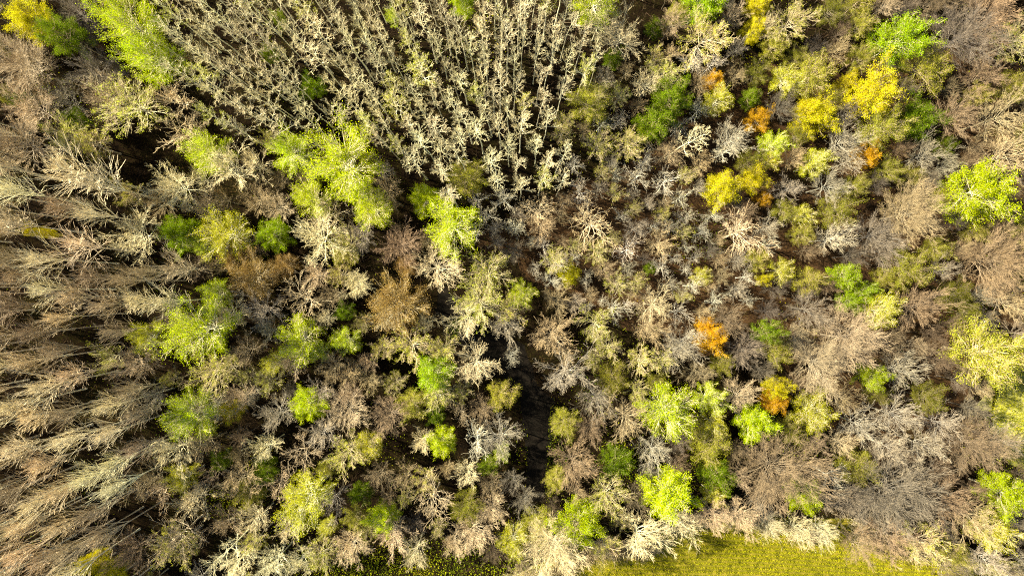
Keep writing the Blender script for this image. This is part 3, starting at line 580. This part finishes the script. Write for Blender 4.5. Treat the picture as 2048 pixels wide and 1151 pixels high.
S, R = sprout(rs, P, Rr, 4, 0.1, 1, (20, 65), 0.6, 3, up=0.05, wob=0.2)
g.ribbons(S, np.full(len(S), 0.014), age=np.repeat(tone, 4))
stuff('undergrowth', g, M_BRUSH, 'tangled brown brushwood and brambles covering the forest floor', 'undergrowth')
# low green leaves in patches
n = 600000; X = rs.uniform(-84, 84, n); Y = rs.uniform(-49, 49, n)
px = 1024 + X * FPX / CAM_H; py = 575.5 - Y * FPX / CAM_H
dens = np.clip(lowfreq(X, Y, 0.3, 9) * 0.5 - 0.12, 0, 1) * 0.25
for (cx, cy, rx, ry, s) in [(820, 1135, 220, 46, 1.0), (1112, 900, 26, 90, .8), (1050, 900, 40, 60, .15), (1930, 620, 50, 40, .6), (1240, 925, 50, 60, .7), (520, 950, 30, 60, .8), (1080, 1090, 80, 60, .8),
                            (1330, 1060, 60, 30, .6), (490, 520, 70, 30, .4), (1600, 880, 60, 40, .5), (1420, 930, 50, 60, .6), (1990, 880, 60, 80, .4), (690, 1120, 60, 30, .7), (1400, 470, 60, 50, .4), (460, 1000, 40, 40, .7)]:
    dens = np.maximum(dens, s * np.clip(1.4 - np.hypot((px - cx) / rx, (py - cy) / ry), 0, 1))
keep = rs.rand(n) < dens; X = X[keep]; Y = Y[keep]; keep = ~area_filter(X, Y, [FIELD, PATHP]); X = X[keep]; Y = Y[keep]; n = len(X)
g = Geo(); g.leaves(np.stack([X, Y, 0.1 + 0.9 * rs.rand(n) ** 1.5 * (0.6 + 0.5 * lowfreq(X, Y, 1.2, 4))], 1), 0.06 + 0.08 * rs.rand(n), np.clip(0.45 + 0.3 * lowfreq(X, Y, 0.35, 12) + rs.normal(size=n) * 0.14, 0, 1), up=1.0)
stuff('ground_cover', g, M_COVER, 'low yellow-green leaves in patches on the forest floor', 'ground cover')
# crop rows on the field
fx0, fy0 = ground_pt(1100, 1030); fx1, fy1 = ground_pt(2100, 1230)
n = 330000; X = rs.uniform(fx0, fx1, n); Y = rs.uniform(fy1, fy0, n)
row = np.cos((Y + 0.045 * X + 0.25 * np.sin(X * 0.12)) * 2 * np.pi / 0.62)
keep = rs.rand(n) < np.clip(0.35 + 0.8 * row, 0.02, 1) * np.clip(0.8 + 0.3 * lowfreq(X, Y, 0.5, 21), 0.2, 1)
X = X[keep]; Y = Y[keep]; row = row[keep]
ok = area_filter(X, Y, [[(1130, 1330), (1135, 1140), (1290, 1112), (1345, 1070), (1400, 1040), (1500, 1036), (1700, 1050), (1800, 1100), (2130, 1130), (2130, 1330)]]); X = X[ok]; Y = Y[ok]; row = row[ok]; n = len(X)
P = np.empty((n, 2, 3)); P[:, 0] = np.stack([X, Y, np.full(n, 0.01)], 1); P[:, 1] = P[:, 0] + np.stack([rs.normal(size=n) * .07, rs.normal(size=n) * .06, 0.14 + 0.16 * rs.rand(n)], 1)
g = Geo(); g.ribbons(P, 0.016 + 0.014 * rs.rand(n), age=np.clip(0.42 + 0.2 * row + 0.18 * lowfreq(X, Y, 0.4, 22) + rs.normal(size=n) * 0.13, 0, 1))
stuff('field_grass', g, M_GRASS, 'yellow-green young crop growing in rows on the field', 'grass')
# pale dry grass and brush along the edge of the field
edge = [(1010, 1165), (1120, 1135), (1200, 1095), (1290, 1100), (1350, 1062), (1400, 1035), (1490, 1030), (1540, 1055), (1620, 1065), (1690, 1045), (1760, 1085), (1830, 1105), (1930, 1125), (2080, 1150)]
E = np.array(edge, float); n = 30000
seg = rs.randint(0, len(E) - 1, n); t = rs.rand(n)[:, None]; Q = E[seg] * (1 - t) + E[seg + 1] * t
Q[:, 1] += rs.normal(size=n) * 10; Q[:, 0] += rs.normal(size=n) * 8
X = (Q[:, 0] - 1024) * CAM_H / FPX; Y = (575.5 - Q[:, 1]) * CAM_H / FPX
keep = rs.rand(n) < np.clip(0.6 + 0.7 * lowfreq(X, Y, 0.6, 31), 0, 1); X = X[keep]; Y = Y[keep]; n = len(X)
d = nrm(np.stack([rs.normal(size=n) * .7, rs.normal(size=n) * .7, 1 + rs.rand(n)], 1)); L = 0.4 + 1.0 * rs.rand(n) * np.clip(1 + lowfreq(X, Y, 0.8, 33), .3, 2)
P = np.empty((n, 3, 3)); P[:, 0] = np.stack([X, Y, np.full(n, 0.02)], 1)
for k in range(1, 3):
    d = nrm(d + rs.normal(size=(n, 3)) * 0.2); P[:, k] = P[:, k - 1] + d * (L / 2)[:, None]
g = Geo(); g.ribbons(P, np.full(n, 0.02), age=np.clip(0.5 + 0.3 * lowfreq(X, Y, 0.3, 34) + rs.normal(size=n) * 0.17, 0, 1))
stuff('dry_grass', g, M_STRAW, 'pale dry grass and stalks along the edge between wood and field', 'dry grass')
# meadow grass
mx0, my1 = ground_pt(1950, 1010); mx1, my0 = ground_pt(2200, 680)
n = 26000; X = rs.uniform(mx0, mx1, n); Y = rs.uniform(my1, my0, n); ok = area_filter(X, Y, [[(1990, 735), (2040, 700), (2300, 640), (2300, 1010), (2060, 960), (2005, 915), (1985, 850), (1970, 790)]]); X = X[ok]; Y = Y[ok]; n = len(X)
P = np.empty((n, 2, 3)); P[:, 0] = np.stack([X, Y, np.full(n, 0.014)], 1); P[:, 1] = P[:, 0] + np.stack([rs.normal(size=n) * .1, rs.normal(size=n) * .1, 0.12 + 0.15 * rs.rand(n)], 1)
g = Geo(); g.ribbons(P, 0.025 + 0.02 * rs.rand(n), age=np.clip(0.6 + 0.25 * lowfreq(X, Y, 0.5, 42) + rs.normal(size=n) * 0.2, 0, 1))
stuff('meadow_grass', g, M_GRASS, 'pale sunlit meadow grass at the right edge', 'grass')
